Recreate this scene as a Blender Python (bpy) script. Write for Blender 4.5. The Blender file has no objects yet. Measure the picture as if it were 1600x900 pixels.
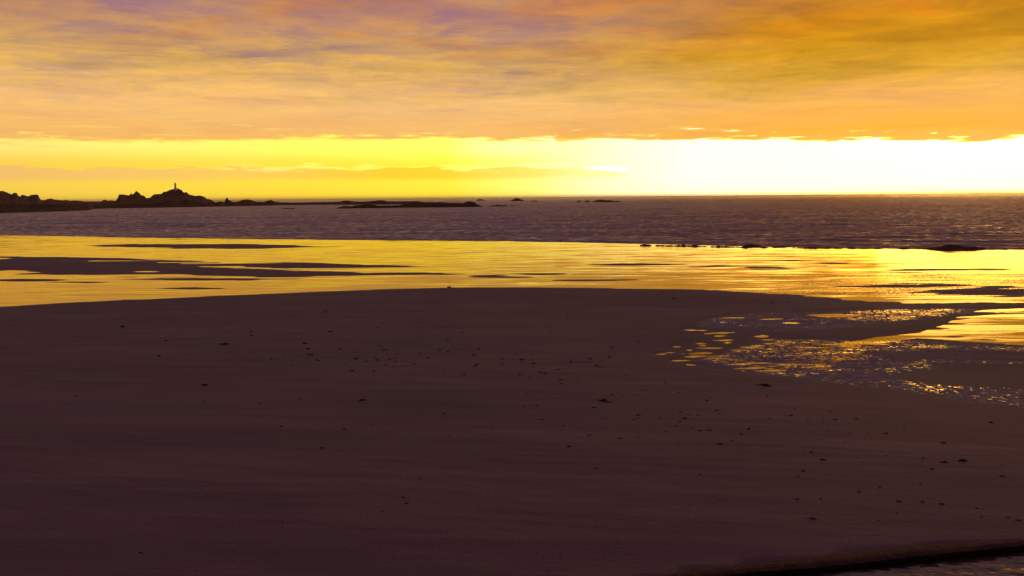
import bpy, bmesh, math, random
import numpy as np
from mathutils import Vector, Matrix, noise as mnoise

random.seed(7)
R = math.radians
scn = bpy.context.scene
COL = scn.collection

# ------------------------------------------------------------------ camera
F = 1250.0                      # focal length in photo pixels (1600 wide)
CAM_Z = 12.0
PITCH = math.atan(142.1 / F)
ROLL = 0.0090
cam_pos = Vector((0, 0, CAM_Z))
fw = Vector((0, math.cos(PITCH), -math.sin(PITCH)))
r0 = Vector((1, 0, 0)); u0 = r0.cross(fw)
rt = r0 * math.cos(ROLL) - u0 * math.sin(ROLL)
up = u0 * math.cos(ROLL) + r0 * math.sin(ROLL)
cd = bpy.data.cameras.new('camera'); cam = bpy.data.objects.new('camera', cd); COL.objects.link(cam)
cd.sensor_width = 36; cd.lens = 36 * F / 1600; cd.clip_start = .1; cd.clip_end = 200000
m = Matrix((rt, up, -fw)).transposed().to_4x4(); m.translation = cam_pos
cam.matrix_world = m
scn.camera = cam


def ray(px, py):
    return (fw * F + rt * (px - 800) + up * (450 - py)).normalized()


def at_y(px, py, Y):            # point of the sight line on the upright plane y = Y
    d = ray(px, py); k = Y / d.y
    return d.x * k, CAM_Z + d.z * k


def water_y(px, py, z=0.0):     # how far out the water line seen at this place lies
    d = ray(px, py); k = (z - CAM_Z) / d.z
    return d.y * k


# ------------------------------------------------------------------ numpy noise
def _hash(ix, iy, seed):
    h = (ix.astype(np.int64) * 374761393 + iy.astype(np.int64) * 668265263 + seed * 974634777) & 0x7fffffff
    h = ((h ^ (h >> 13)) * 1274126177) & 0x7fffffff
    return ((h ^ (h >> 16)) & 0xffff) / 65535.0


def vnoise(x, y, seed=0):
    ix = np.floor(x); iy = np.floor(y); fx = x - ix; fy = y - iy
    fx = fx * fx * fx * (fx * (fx * 6 - 15) + 10); fy = fy * fy * fy * (fy * (fy * 6 - 15) + 10)
    a = _hash(ix, iy, seed); b = _hash(ix + 1, iy, seed); c = _hash(ix, iy + 1, seed); d = _hash(ix + 1, iy + 1, seed)
    return (a * (1 - fx) + b * fx) * (1 - fy) + (c * (1 - fx) + d * fx) * fy


def fbm(x, y, oct=4, seed=0):
    s = 0; a = .5; t = 0
    for k in range(oct):
        s = s + a * vnoise(x * 2 ** k + 17.3 * k, y * 2 ** k - 9.1 * k, seed + k); t += a; a *= .5
    return s / t


def sstep(e0, e1, x):
    t = np.clip((x - e0) / (e1 - e0), 0, 1)
    return t * t * (3 - 2 * t)


# ------------------------------------------------------------------ node helpers
class X:
    """a socket with arithmetic"""
    def __init__(s, nt, sock): s.nt = nt; s.s = sock

    def _op(s, op, *o, clamp=False):
        n = s.nt.nodes.new('ShaderNodeMath'); n.operation = op; n.use_clamp = clamp
        for i, v in enumerate((s,) + o):
            if isinstance(v, X): s.nt.links.new(v.s, n.inputs[i])
            else: n.inputs[i].default_value = v
        return X(s.nt, n.outputs[0])

    def __add__(s, o): return s._op('ADD', o)
    def __sub__(s, o): return s._op('SUBTRACT', o)
    def __mul__(s, o): return s._op('MULTIPLY', o)
    def __truediv__(s, o): return s._op('DIVIDE', o)
    __radd__ = __add__; __rmul__ = __mul__
    def __rsub__(s, o): return (s * -1.0) + o
    def max(s, o): return s._op('MAXIMUM', o)
    def min(s, o): return s._op('MINIMUM', o)
    def pow(s, o): return s._op('POWER', o)
    def fn(s, op, *o): return s._op(op, *o)

    def ss(s, a, b, lo=0., hi=1., mode='SMOOTHSTEP'):
        n = s.nt.nodes.new('ShaderNodeMapRange'); n.interpolation_type = mode
        s.nt.links.new(s.s, n.inputs[0])
        for i, v in ((1, a), (2, b), (3, lo), (4, hi)): n.inputs[i].default_value = v
        return X(s.nt, n.outputs[0])


def comb(nt, x, y, z):
    n = nt.nodes.new('ShaderNodeCombineXYZ')
    for i, v in enumerate((x, y, z)):
        if isinstance(v, X): nt.links.new(v.s, n.inputs[i])
        else: n.inputs[i].default_value = v
    return n.outputs[0]


def noise(nt, vec, scale, detail=3, rough=.5, dist=0., color=False):
    n = nt.nodes.new('ShaderNodeTexNoise'); n.inputs['Scale'].default_value = scale
    n.inputs['Detail'].default_value = detail; n.inputs['Roughness'].default_value = rough
    n.inputs['Distortion'].default_value = dist
    nt.links.new(vec, n.inputs['Vector'])
    return n.outputs['Color'] if color else X(nt, n.outputs[0])


def ramp(nt, f, pts):
    """piecewise-linear colour of a value in any range"""
    lo, hi = pts[0][0], pts[-1][0]
    n = nt.nodes.new('ShaderNodeValToRGB'); e = n.color_ramp.elements
    while len(e) > 1: e.remove(e[-1])
    for i, (p, c) in enumerate(pts):
        q = (p - lo) / (hi - lo)
        if i == 0: e[0].position = q; el = e[0]
        else: el = e.new(q)
        el.color = (*c, 1)
    nt.links.new(f.ss(lo, hi, mode='LINEAR').s, n.inputs[0])
    return n.outputs[0]


def mix(nt, f, a, b, mode='MIX'):
    n = nt.nodes.new('ShaderNodeMix'); n.data_type = 'RGBA'; n.blend_type = mode; n.clamp_result = False
    if isinstance(f, X): nt.links.new(f.s, n.inputs[0])
    else: n.inputs[0].default_value = f
    for i, v in ((6, a), (7, b)):
        if isinstance(v, tuple): n.inputs[i].default_value = (*v, 1)
        else: nt.links.new(v, n.inputs[i])
    return n.outputs[2]


def tilt(nt, noise_col, ax, ay, lean=0.0):
    """the surface normal tipped by a noise: wavelets finer than any bump could carry far off"""
    g = nt.nodes.new('ShaderNodeNewGeometry'); s3 = nt.nodes.new('ShaderNodeSeparateXYZ'); nt.links.new(noise_col, s3.inputs[0])
    dx = (X(nt, s3.outputs[0]) - .5) * ax; dy = (X(nt, s3.outputs[1]) - .5) * ay - lean
    a = nt.nodes.new('ShaderNodeVectorMath'); a.operation = 'ADD'
    nt.links.new(g.outputs['Normal'], a.inputs[0]); nt.links.new(comb(nt, dx, dy, 0.), a.inputs[1])
    n = nt.nodes.new('ShaderNodeVectorMath'); n.operation = 'NORMALIZE'; nt.links.new(a.outputs[0], n.inputs[0])
    return n.outputs[0]


def new_mat(name):
    m = bpy.data.materials.new(name); m.use_nodes = True
    nt = m.node_tree; b = nt.nodes['Principled BSDF']
    return m, nt, b


# ------------------------------------------------------------------ sky
SUN_AZ, SUN_EL = R(29.5), R(3.0)


def build_world():
    w = bpy.data.worlds.new('World'); scn.world = w; w.use_nodes = True
    nt = w.node_tree; nt.nodes.clear()
    out = nt.nodes.new('ShaderNodeOutputWorld')
    tc = nt.nodes.new('ShaderNodeTexCoord')
    vn = nt.nodes.new('ShaderNodeVectorMath'); vn.operation = 'NORMALIZE'
    nt.links.new(tc.outputs['Generated'], vn.inputs[0])
    sp = nt.nodes.new('ShaderNodeSeparateXYZ'); nt.links.new(vn.outputs[0], sp.inputs[0])
    x, y, z = (X(nt, sp.outputs[i]) for i in range(3))
    DEG = 180 / math.pi
    el = z.fn('ARCSINE') * DEG
    az = x.fn('ARCTAN2', y) * DEG
    # angle from the hidden sun
    sx, sy, sz = math.sin(SUN_AZ) * math.cos(SUN_EL), math.cos(SUN_AZ) * math.cos(SUN_EL), math.sin(SUN_EL)
    dist = (x * sx + y * sy + z * sz).min(1.0).max(-1.0).fn('ARCCOSINE') * DEG
    # cloud-deck plane coordinates
    zz = z.max(0.0) + 0.035
    P = comb(nt, x / zz, y / zz, 0.0)
    n_big = noise(nt, P, .55, 4, .55, .6)
    P2 = comb(nt, x / zz * .8 + 7.1, y / zz * 1.25, 3.3)
    n_mid = noise(nt, P2, 1.3, 5, .55, .8)
    # streaks laid out in azimuth and elevation
    S = comb(nt, az * .045, el * .55, 1.7)
    n_st = noise(nt, S, 1.6, 5, .6, .7)
    S2 = comb(nt, az * .16, el * 1.5, 8.0)
    n_ed = noise(nt, S2, 1.7, 6, .62, .5)
    # ---- the deck
    elw = el + (n_st - .5) * 3.0 + (n_mid - .5) * 1.6
    deck = ramp(nt, elw, [(2.5, (1.02, .55, .11)), (4.5, (1.0, .53, .15)), (6.3, (.99, .56, .20)), (8.0, (.84, .47, .15)),
                          (9.6, (.72, .395, .12)), (11.2, (.60, .30, .145)), (14., (.50, .235, .16)), (19., (.42, .21, .17)),
                          (28., (.33, .19, .20)), (45., (.20, .14, .18)), (90., (.10, .08, .13))])
    # gold side towards the sun
    gold = ramp(nt, elw, [(2.5, (1.05, .48, .03)), (4.5, (1.02, .47, .055)), (6.0, (.97, .48, .11)), (7.5, (.75, .39, .03)),
                          (9.5, (.68, .30, .0)), (11.5, (.64, .24, .0)), (14., (.56, .19, .04)), (19., (.42, .17, .08)),
                          (28., (.33, .17, .16)), (45., (.20, .14, .18)), (90., (.10, .08, .13))])
    gf = (az + (n_big - .5) * 20).ss(-3, 20) * el.ss(2.6, 4.4) * (1 - az.ss(55, 90))
    deck = mix(nt, gf, deck, gold)
    # purple-grey patches and brighter folds
    pf = (n_mid * .6 + n_big * .5).ss(.53, .66) * el.ss(6.0, 9.5) * .9
    deck = mix(nt, pf, deck, mix(nt, 1., deck, (.82, .78, 1.10), 'MULTIPLY'))
    lf = (n_mid * .55 + n_st * .45).ss(.46, .36) * el.ss(6.5, 10) * .4
    deck = mix(nt, lf, deck, mix(nt, 1., deck, (1.22, 1.16, .62), 'MULTIPLY'))
    gr = (n_st * .7 + n_mid * .3).ss(.5, .6) * el.ss(5.5, 7.5) * (1 - el.ss(9.0, 11.5)) * (1 - gf * .6) * .45
    deck = mix(nt, gr, deck, mix(nt, 1., deck, (.84, .94, .80), 'MULTIPLY'))
    # darker to the far left and away from the sunset
    n_f = noise(nt, comb(nt, x / zz * 1.0 + 3.1, y / zz * 1.1, 5.5), 2.2, 7, .68, .6)
    n_g = noise(nt, comb(nt, az * .05 + 4., el * .26, 2.2), 2.4, 7, .68, .6)
    mo = (n_f * .5 + n_g * .5 - .5) * el.ss(3.5, 8.5)
    mf = nt.nodes.new('ShaderNodeVectorMath'); mf.operation = 'MULTIPLY_ADD'; nt.links.new(deck, mf.inputs[0])
    nt.links.new(comb(nt, mo * -1.7, mo * -1.5, mo * 1.4), mf.inputs[1]); nt.links.new(deck, mf.inputs[2])
    deck = mf.outputs[0]
    # soft mauve puffs and lit orange folds higher up
    W = comb(nt, az * .055 + (n_f - .5) * .5, el * .30 + (n_g - .5) * .5, 11.)
    pu = noise(nt, W, 1.9, 6, .58, .35)
    up_ = el.ss(6.8, 9.2)
    deck = mix(nt, pu.ss(.50, .60) * up_ * (1 - gf * .55) * .85, deck, mix(nt, 1., deck, (.80, .82, 1.32), 'MULTIPLY'))
    deck = mix(nt, pu.ss(.46, .38) * el.ss(8.5, 11) * .8, deck, mix(nt, 1., deck, (1.16, .98, .62), 'MULTIPLY'))
    pv_ = noise(nt, comb(nt, az * .07, el * .7, 15.), 1.6, 6, .6, .5)
    deck = mix(nt, pv_.ss(.50, .62) * (1 - el.ss(7, 9)) * .55, deck, mix(nt, 1., deck, (.93, .86, .98), 'MULTIPLY'))
    # thin yellow threads low in the deck on the left
    th = noise(nt, comb(nt, az * .10, el * 2.6, 6.6), 1.5, 5, .6, .4).ss(.56, .70) * (1 - (el - 4.6).fn('ABSOLUTE').ss(.3, 1.0)) * az.ss(4, -8) * .6
    deck = mix(nt, th, deck, (1.05, .80, .16))
    lft = az.ss(-22, -36) * el.ss(9, 14) * .5
    deck = mix(nt, lft, deck, mix(nt, 1., deck, (.62, .66, .95), 'MULTIPLY'))
    back = dist.ss(70, 150)
    deck = mix(nt, back, deck, (.055, .05, .085))
    # ---- clear gap under the deck
    gap = ramp(nt, dist, [(0, (15., 7., 1.1)), (5, (10., 4.9, 1.06)), (10, (5.0, 3.0, 1.04)), (17, (2.6, 2.0, 1.02)), (23, (1.7, 1.5, .70)), (28, (1.4, 1.2, .26)),
                          (34, (1.3, 1.0, .06)), (44, (1.2, .86, .06)), (62, (1.06, .70, .09)), (90, (.6, .33, .12)),
                          (130, (.12, .08, .10)), (180, (.06, .05, .085))])
    # paler just under the deck on the left
    pal = el.ss(2.2, 3.6) * dist.ss(24, 32)
    gap = mix(nt, pal, gap, mix(nt, 1., gap, (1.1, 1.30, 2.6), 'MULTIPLY'))
    # low cloud bank in the gap
    q = az + 3.0
    top = (n_ed - .5) * 1.7 + 2.12 - az.ss(3., 9.) * .5
    bank = (top - el).ss(-.04, .14) * (el + (n_st - .5) * .7).ss(1.05, 1.6) * (az + (n_ed - .5) * 5).ss(8.6, 7.6)
    gapb = mix(nt, 1., gap, (.90, .74, .62), 'MULTIPLY')
    gapb = mix(nt, az.ss(-8, -18), gapb, mix(nt, 1., gap, (.92, .80, 1.9), 'MULTIPLY'))
    sol = (dist.ss(20, 27)).max(.35)
    gap = mix(nt, bank * .9, gap, gapb)
    rim = (top - el).ss(-.22, 0.) * (1 - (top - el).ss(.0, .16)) * az.ss(-24, -16) * (1 - az.ss(7.6, 8.6))
    gap = mix(nt, rim * (n_st.ss(.42, .6)) * .6, gap, mix(nt, 1., gap, (1.25, 1.45, 4.5), 'MULTIPLY'))
    # edge of the deck
    a5 = az + 5.0
    edge = 4.05 - a5 * a5 * .0007
    edge = edge + (n_ed - .5) * 1.9 + (n_st - .5) * 1.2
    soft = az.ss(2, -14) * .35 + .1
    cover = ((el - edge + soft * .4) / soft).ss(0., 1.)
    # ragged bright slits just above the edge
    slit = noise(nt, comb(nt, az * .22, el * 3.6, 4.0), 1.5, 4, .6, .6).ss(.60, .67) * (1 - (el - edge).ss(.2, .9)) * .6
    cover = cover * (1 - slit)
    # bright lining of the edge
    lin = (1 - (el - edge).ss(.0, .25)) * cover
    deck = mix(nt, lin * .7, deck, (1.4, 1.0, .03))
    col = mix(nt, cover, gap, deck)
    # nothing bright below the horizon
    col = mix(nt, el.ss(-.5, -4), col, (.05, .035, .035))
    b1 = nt.nodes.new('ShaderNodeBackground'); nt.links.new(col, b1.inputs[0]); b1.inputs[1].default_value = 1
    sk = nt.nodes.new('ShaderNodeTexSky'); sk.sky_type = 'NISHITA'; sk.sun_disc = False
    sk.sun_elevation = SUN_EL; sk.sun_rotation = SUN_AZ
    b2 = nt.nodes.new('ShaderNodeBackground'); nt.links.new(sk.outputs[0], b2.inputs[0]); b2.inputs[1].default_value = .05
    ms = nt.nodes.new('ShaderNodeMixShader')            # the clear air shows only a little through the cloud
    ms.inputs[0].default_value = .06
    nt.links.new(b1.outputs[0], ms.inputs[1]); nt.links.new(b2.outputs[0], ms.inputs[2])
    nt.links.new(ms.outputs[0], out.inputs[0])
    w.cycles.sampling_method = 'MANUAL'; w.cycles.sample_map_resolution = 1024


build_world()
sl = bpy.data.lights.new('sun', 'SUN'); so = bpy.data.objects.new('sun', sl); COL.objects.link(so)
sl.energy = .06; sl.angle = R(10); sl.color = (1, .62, .25)
sd = Vector((math.sin(SUN_AZ) * math.cos(SUN_EL), math.cos(SUN_AZ) * math.cos(SUN_EL), math.sin(SUN_EL)))
so.rotation_euler = sd.to_track_quat('Z', 'Y').to_euler()
so.location = (60, 80, 60)
vs = scn.view_settings
scn.display_settings.display_device = 'sRGB'
vs.view_transform = 'Standard'; vs.look = 'None'; vs.exposure = 0; vs.gamma = 1; vs.use_curve_mapping = False


# ------------------------------------------------------------------ object helpers
def tag(o, label=None, cat=None, group=None, kind=None):
    if label: o['label'] = label
    if cat: o['category'] = cat
    if group: o['group'] = group
    if kind: o['kind'] = kind
    return o


def link(name, me, mat=None, parent=None):
    o = bpy.data.objects.new(name, me); COL.objects.link(o)
    if mat: me.materials.append(mat)
    if parent: o.parent = parent
    return o


def grid_mesh(name, Xa, Ya, Za, attrs=None):
    nr, nc = Xa.shape
    co = np.stack([Xa, Ya, Za], -1).reshape(-1, 3).astype(np.float32)
    i = np.arange(nr * nc).reshape(nr, nc)
    q = np.stack([i[:-1, :-1], i[:-1, 1:], i[1:, 1:], i[1:, :-1]], -1).reshape(-1, 4)
    me = bpy.data.meshes.new(name)
    me.vertices.add(len(co)); me.vertices.foreach_set('co', co.ravel())
    me.loops.add(q.size); me.loops.foreach_set('vertex_index', q.ravel().astype(np.int32))
    me.polygons.add(len(q)); me.polygons.foreach_set('loop_start', np.arange(0, q.size, 4, dtype=np.int32))
    me.polygons.foreach_set('loop_total', np.full(len(q), 4, np.int32))
    me.polygons.foreach_set('use_smooth', np.ones(len(q), bool))
    for k, v in (attrs or {}).items():
        a = me.attributes.new(k, 'FLOAT', 'POINT'); a.data.foreach_set('value', v.ravel().astype(np.float32))
    me.update(); me.validate()
    return me


# ------------------------------------------------------------------ beach shape
# the shoreline as traced: photo x, photo y
SH = [(-500, 360.5), (0, 367), (200, 370.2), (400, 373), (600, 375), (800, 376.5), (1000, 380.5), (1200, 385.5), (1400, 388.5), (1600, 390), (2100, 394)]
_shx = []; _shy = []
for px, py in SH:
    Yw = water_y(px, py, 0.12); d = ray(px, py); _shx.append(d.x / d.y); _shy.append(Yw)
_shx = np.array(_shx); _shy = np.array(_shy)


def shore(X_, Y_):
    return np.interp(X_ / np.maximum(Y_, 1), _shx, _shy)


def beach_z(X_, Y_):
    s = shore(X_, Y_) - Y_
    g = 3.1 * np.clip((88 - Y_) / 80, 0, 1.2) ** 1.6
    G = np.exp(-((X_ - 38) / 24) ** 2 - ((Y_ - 50) / 20) ** 2)
    z = np.where(s > 0, .0022 * s, .02 * s) + .09 * sstep(-3, 10, s) + g * (1 - .70 * G)
    und = (fbm(X_ / 38, Y_ / 22, 2, 3) - .5) * .10 * sstep(10, 60, s)
    return z + und


def to_ground(px, py):
    """where the sight line through this point of the photo meets the beach"""
    d = ray(px, py); t = 10.; st = 1.
    def h(t):
        p = cam_pos + d * t
        return p.z - float(beach_z(np.array([p.x]), np.array([p.y]))[0])
    while h(t) > 0 and t < 600: t += st
    a, b = t - st, t
    for _ in range(14):
        c = (a + b) / 2
        if h(c) > 0: a = c
        else: b = c
    return cam_pos + d * b


# fan-shaped grid over the beach, finer near the sea wall
p_rows = np.concatenate([np.linspace(36, 60, 16)[:-1], np.linspace(60, 620, 620), np.linspace(630, 1600, 50)])
Yr = 10.2 * F / p_rows
Yr = Yr[::-1]
t_cols = np.concatenate([np.linspace(-2.6, -.72, 40)[:-1], np.linspace(-.72, .72, 900), np.linspace(.72, 2.6, 40)[1:]])
Yg, Tg = np.meshgrid(Yr, t_cols, indexing='ij')
Xg = Tg * (Yg + 6 * np.exp(-Yg / 20))
Zg = beach_z(Xg, Yg)
# photo coordinates of each ground point (used to lay the traced outlines on the ground)
rel = np.stack([Xg, Yg, Zg - CAM_Z], -1)
dz = rel @ np.array(fw); PX = 800 + F * (rel @ np.array(rt)) / dz; PY = 450 - F * (rel @ np.array(up)) / dz


def poly_sd(pts, sx=1.0, sy=1.0):
    """signed distance (+ inside) with the axes scaled"""
    P = np.array(pts, float) * (sx, sy); x = PX * sx; y = PY * sy
    best = np.full(x.shape, 1e9); ins = np.zeros(x.shape, bool)
    for k in range(len(P)):
        a = P[k]; b = P[(k + 1) % len(P)]; e = b - a
        t = np.clip(((x - a[0]) * e[0] + (y - a[1]) * e[1]) / max(e @ e, 1e-9), 0, 1)
        best = np.minimum(best, (x - a[0] - t * e[0]) ** 2 + (y - a[1] - t * e[1]) ** 2)
        c = ((a[1] > y) != (b[1] > y)) & (x < e[0] * (y - a[1]) / (e[1] if e[1] else 1e-9) + a[0])
        ins ^= c
    d = np.sqrt(best)
    return np.where(ins, d, -d)


def lens(cx, cy, hw, hh, tilt=0., e=1.6):
    """+ inside a long thin lens, in rough pixels of height"""
    x = (PX - cx) / hw; y = PY - cy - tilt * (PX - cx)
    return hh * (1 - np.abs(x) ** e) - np.abs(y)


# world-anchored streak noises
wa = fbm(Xg / 14, Yg / 3.2, 4, 11) - .5
wa2 = fbm(Xg / 22, Yg / 1.6, 4, 15) - .5
wb2 = fbm(Xg / 9.0, Yg / .9, 4, 25) - .5
wb = fbm(Xg / 3.0, Yg / 1.6, 4, 21) - .5
wc = fbm(Xg / .9, Yg / .9, 3, 31) - .5
fine = (vnoise(Xg / .45, Yg / 1.1, 51) - .5)

# ---- film of water on the low sand
top_edge = np.interp(PX, [-400, 0, 100, 200, 300, 400, 500, 600, 700, 850, 1000, 1100, 1180, 1260, 1340, 1440, 1600, 2200],
                     [497, 480, 473.5, 468, 464, 459, 455.5, 452, 449.5, 449, 451, 452.5, 457, 463, 469, 475, 473, 468])
film = (top_edge - PY) + wa * 2.0 + wb * 1.0 * sstep(1100, 1300, PX) * 6
film = np.clip(film, -40, 40)
# dark bars of damp sand standing out of it
bars = [(320, 384.5, 180, 2.6, .004), (120, 404, 160, 1.6, .02), (150, 418, 300, 9, .012), (430, 427, 210, 4.5, .01), (470, 415, 150, 3, .01),
        (40, 407, 70, 2.2, .0), (330, 436, 130, 1.4, 0), (600, 428, 120, 1.8, .0), (770, 432.5, 55, 2.0, 0), (800, 433.5, 30, 1, 0),
        (1000, 413, 60, 1.4, -.01), (1120, 416, 50, 1.6, -.02), (1200, 418.5, 80, 2.2, -.005), (1280, 416, 40, 1., 0),
        (850, 427.5, 40, 1.5, 0), (1230, 407, 30, 1., 0), (920, 438, 60, 1.5, 0), (40, 438, 60, 1.5, 0), (130, 441, 50, 1., 0), (300, 451, 60, 1.3, 0),
        (1300, 411, 20, 1, 0), (1460, 422, 60, 1.8, 0), (1540, 421, 40, 1.3, 0), (1420, 426, 30, 1.2, 0), (1560, 455.5, 120, 5.5, -.006), (1420, 446, 110, 2.6, -.01)]
for cx, cy, hw, hh, tl in bars:
    L = lens(cx, cy, hw * 1.08, hh * (1.25 if cx < 700 or cy > 440 else .8), tl) + wa2 * hh * 1.7 + wb2 * 2.2 + .3
    film = np.minimum(film, -L * 2.0 + .0)
# thin threads of water through the big bar
for cx, cy, hw, hh, tl in [(230, 424.5, 24, .9, 0), (400, 419, 110, 1.1, .03), (20, 424, 30, 1.6, 0)]:
    film = np.maximum(film, lens(cx, cy, hw, hh, tl) * 2 + wb * 1.2)
# ---- the tidal pool on the right
pool = poly_sd([(1015, 552), (1045, 536), (1062, 516), (1105, 497), (1150, 489), (1260, 486), (1420, 481), (1600, 480), (2300, 470), (2300, 690),
                (1600, 641), (1500, 630), (1400, 615), (1300, 603), (1200, 590), (1120, 577), (1055, 567)], .35, 1.0)
inner = np.clip(pool, -20, 20)
mot = np.zeros(PX.shape)                                 # how far broken ripples of water cover it
def put(a, pts, val, soft=3.0, sx=.3):
    s = sstep(-soft, soft, poly_sd(pts, sx, 1.0) + wb * 3 + wa * 2)
    return a * (1 - s) + val * s
mot = put(mot, [(1075, 512), (1130, 490), (1260, 486), (1600, 480), (1600, 487), (1480, 493), (1400, 505), (1300, 516), (1190, 519)], .34)
mot = put(mot, [(1330, 484), (1470, 481), (1500, 488), (1430, 497), (1400, 503), (1320, 503)], .60)
mot = put(mot, [(1150, 545), (1200, 528), (1330, 533), (1400, 530), (1480, 536), (1600, 540), (2100, 545), (2100, 552), (1600, 551), (1450, 548), (1390, 556), (1330, 600), (1240, 592), (1130, 575), (1080, 562)], .50)
mot = put(mot, [(1210, 530), (1330, 532), (1380, 545), (1340, 585), (1240, 575), (1180, 555)], .62)
mot = put(mot, [(1330, 560), (1440, 566), (1480, 580), (1430, 598), (1600, 610), (1600, 640), (1400, 612), (1250, 594)], .42)
mot = put(mot, [(1420, 567), (1600, 570), (1600, 566), (1440, 562)], .45, 1.5)
mot = put(mot, [(1380, 590), (1440, 578), (1600, 574), (2100, 580), (2100, 620), (1600, 607), (1460, 600)], .10)
mot = put(mot, [(1330, 548), (1450, 551), (1600, 555), (2100, 556), (2100, 564), (1600, 563), (1400, 562)], .20)
solid = np.full(PX.shape, -20.)
def addp(pts, sx=.3, w=1.0): 
    global solid
    solid = np.maximum(solid, poly_sd(pts, sx, 1.0) + wb * 3 * w + wa * 2 * w)
addp([(1440, 518), (1475, 508), (1490, 500), (1500, 496), (1540, 491), (1600, 487), (2200, 476), (2200, 545), (1600, 541), (1540, 536), (1480, 531), (1425, 528)], .3)
addp([(1305, 537), (1340, 532), (1370, 527), (1440, 520), (1450, 526), (1400, 533), (1370, 538), (1320, 540)], .3, .5)
addp([(1520, 487), (1545, 484), (1600, 482), (1600, 486), (1560, 488)], .3, .4)
addp([(1256, 492), (1300, 490.5), (1345, 491.5), (1340, 494.5), (1290, 496)], .3, .4)
for cx, cy, hw, hh in [(1082, 515.8, 15, 1.3), (1129, 520, 17, 1.5), (1103, 521.5, 7, 1), (1123, 525, 12, 1.5), (1137, 531.5, 13, 1.5), (1137, 535.5, 7, 1.8),
                       (1094, 537, 8, 1.3), (1098, 540, 5, .9), (1056, 542, 7, 1.3), (1078, 547, 6, 1), (1105, 552, 14, 1.4), (1035, 553.5, 9, 1.5),
                       (1024, 557.5, 5, 1.2), (1048, 551, 8, 1.1), (1067, 552.5, 5, 1), (1115, 544, 25, 1.3), (1098, 552, 22, 2), (1085, 557, 14, 2.4),
                       (1060, 563.5, 16, 1.6), (1042, 566, 9, 1.1), (1077, 570, 12, 1.2), (1192, 525.5, 13, 3.0), (1200, 531, 18, 1.6), (1226, 533.5, 8, 1.2),
                       (1200, 537, 10, 1.3), (1186, 540.5, 15, 1.7), (1221, 539.3, 9, 1.3), (1170, 543, 15, 1.6), (1152, 547, 18, 1.6), (1120, 560, 16, 1.3),
                       (1265, 543, 30, 2.4), (1250, 546.5, 14, 1.5), (1290, 548, 10, 2), (1262, 551.5, 12, 1.5), (1300, 538, 16, 1.2), (1195, 567.5, 20, 1.2),
                       (1230, 570, 25, 2.), (1210, 579, 22, 1.6), (1180, 575, 20, 1.3), (1160, 569, 12, 1.4), (1210, 498.5, 22, 1.2), (1150, 497, 20, .9), (1240, 505, 18, 1.2), (1285, 505, 14, 1.),
                       (1370, 538, 20, 1.5), (1130, 556, 20, 1.2), (1330, 541, 25, 1.3), (1250, 581, 6, 1.2)]:
    solid = np.maximum(solid, lens(cx, cy, hw * 1.25, hh * .85, .03 * math.sin(cx), 1.0) * 1.3 + wb * 2.0 + wc * 1.8)
# dark spurs into the bright pool
for cx, cy, hw, hh, tl in [(1520, 492.5, 60, 1.4, -.05), (1600, 489.3, 50, .9, 0), (1470, 506, 45, 1.8, 0), (1480, 499, 40, 2, -.03), (1440, 513, 50, 2.5, 0), (1490, 526.5, 20, 1.2, 0), (1545, 531, 30, .8, .04)]:
    solid = np.minimum(solid, -(lens(cx, cy, hw, hh, tl) * 1.5 + wb * 1.0))
mot = mot * sstep(-1.0, 4.0, inner)
film_pool = np.where(pool > -1, np.maximum(solid, -20), -20)
film_all = np.maximum(film, film_pool)
# far right of the mirror: rippled water
mirror_mot = sstep(1150, 1450, PX + wa * 200) * sstep(420, 432, PY) * sstep(468, 455, PY) * (film > 0)
# damp, slightly violet sand round the water, dry sand away from it, plus painted corner shade
damp_and_shade = np.maximum(sstep(-3, 3, inner + wa * 2), sstep(-14, 0, film + wa * 8) * sstep(1000, 1300, PX))
damp_and_shade = np.maximum(damp_and_shade, sstep(-3, 1, film))
damp_and_shade = np.maximum(damp_and_shade, sstep(-1.5, 1.5, poly_sd([(1130, 490), (1200, 476), (1300, 470), (1600, 470), (2200, 468), (2200, 484), (1600, 482), (1300, 486)], .3, 1)) * .9)
for cx, cy, hw, hh in [(-50, 840, 520, 130), (150, 640, 330, 16), (380, 655, 260, 5), (60, 668, 300, 8), (420, 690, 300, 12), (905, 569, 34, 2.6), (990, 546, 60, 9), (975, 551, 40, 6)]:  # broad corner ellipse paints in vignette shade; others darken streaks, hollow, pool tip
    damp_and_shade = np.maximum(damp_and_shade, (.8 if cy < 600 else .55) * sstep(-1, 2 if cy < 600 else (9 if hh < 50 else 110), lens(cx, cy, hw, hh) + fine * 4 + (wa * 14 if cy > 600 else 0)))
filmv = np.clip(np.maximum(film * .27, film_pool * .5) + .5, 0, 1)               # 0.5 = water's edge
# sand ripples and the little step at the water's edge
Zr = Zg.copy()
Zr += .05 * sstep(0, -12, film_all) * (Yg > 20)
# hollow with a steep little lip
Zr -= .05 * sstep(-1, 2.5, lens(905, 568.5, 34, 2.2))
near = sstep(75, 20, Yg)
rip = np.sin((Yg * 1.0 + Xg * .12 + 2.2 * (fbm(Xg / 5, Yg / 4, 3, 77))) * 6.0)
band = sstep(.50, .68, fbm(Xg / 16, Yg / 6, 3, 91))
Zr += rip * .003 * near * band
Zr += (fbm(Xg / 2.2, Yg / .9, 4, 61) - .5) * .02 * near
Zr = np.where(Yg < 15, Zr - (15 - Yg) * .05, Zr)

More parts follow.
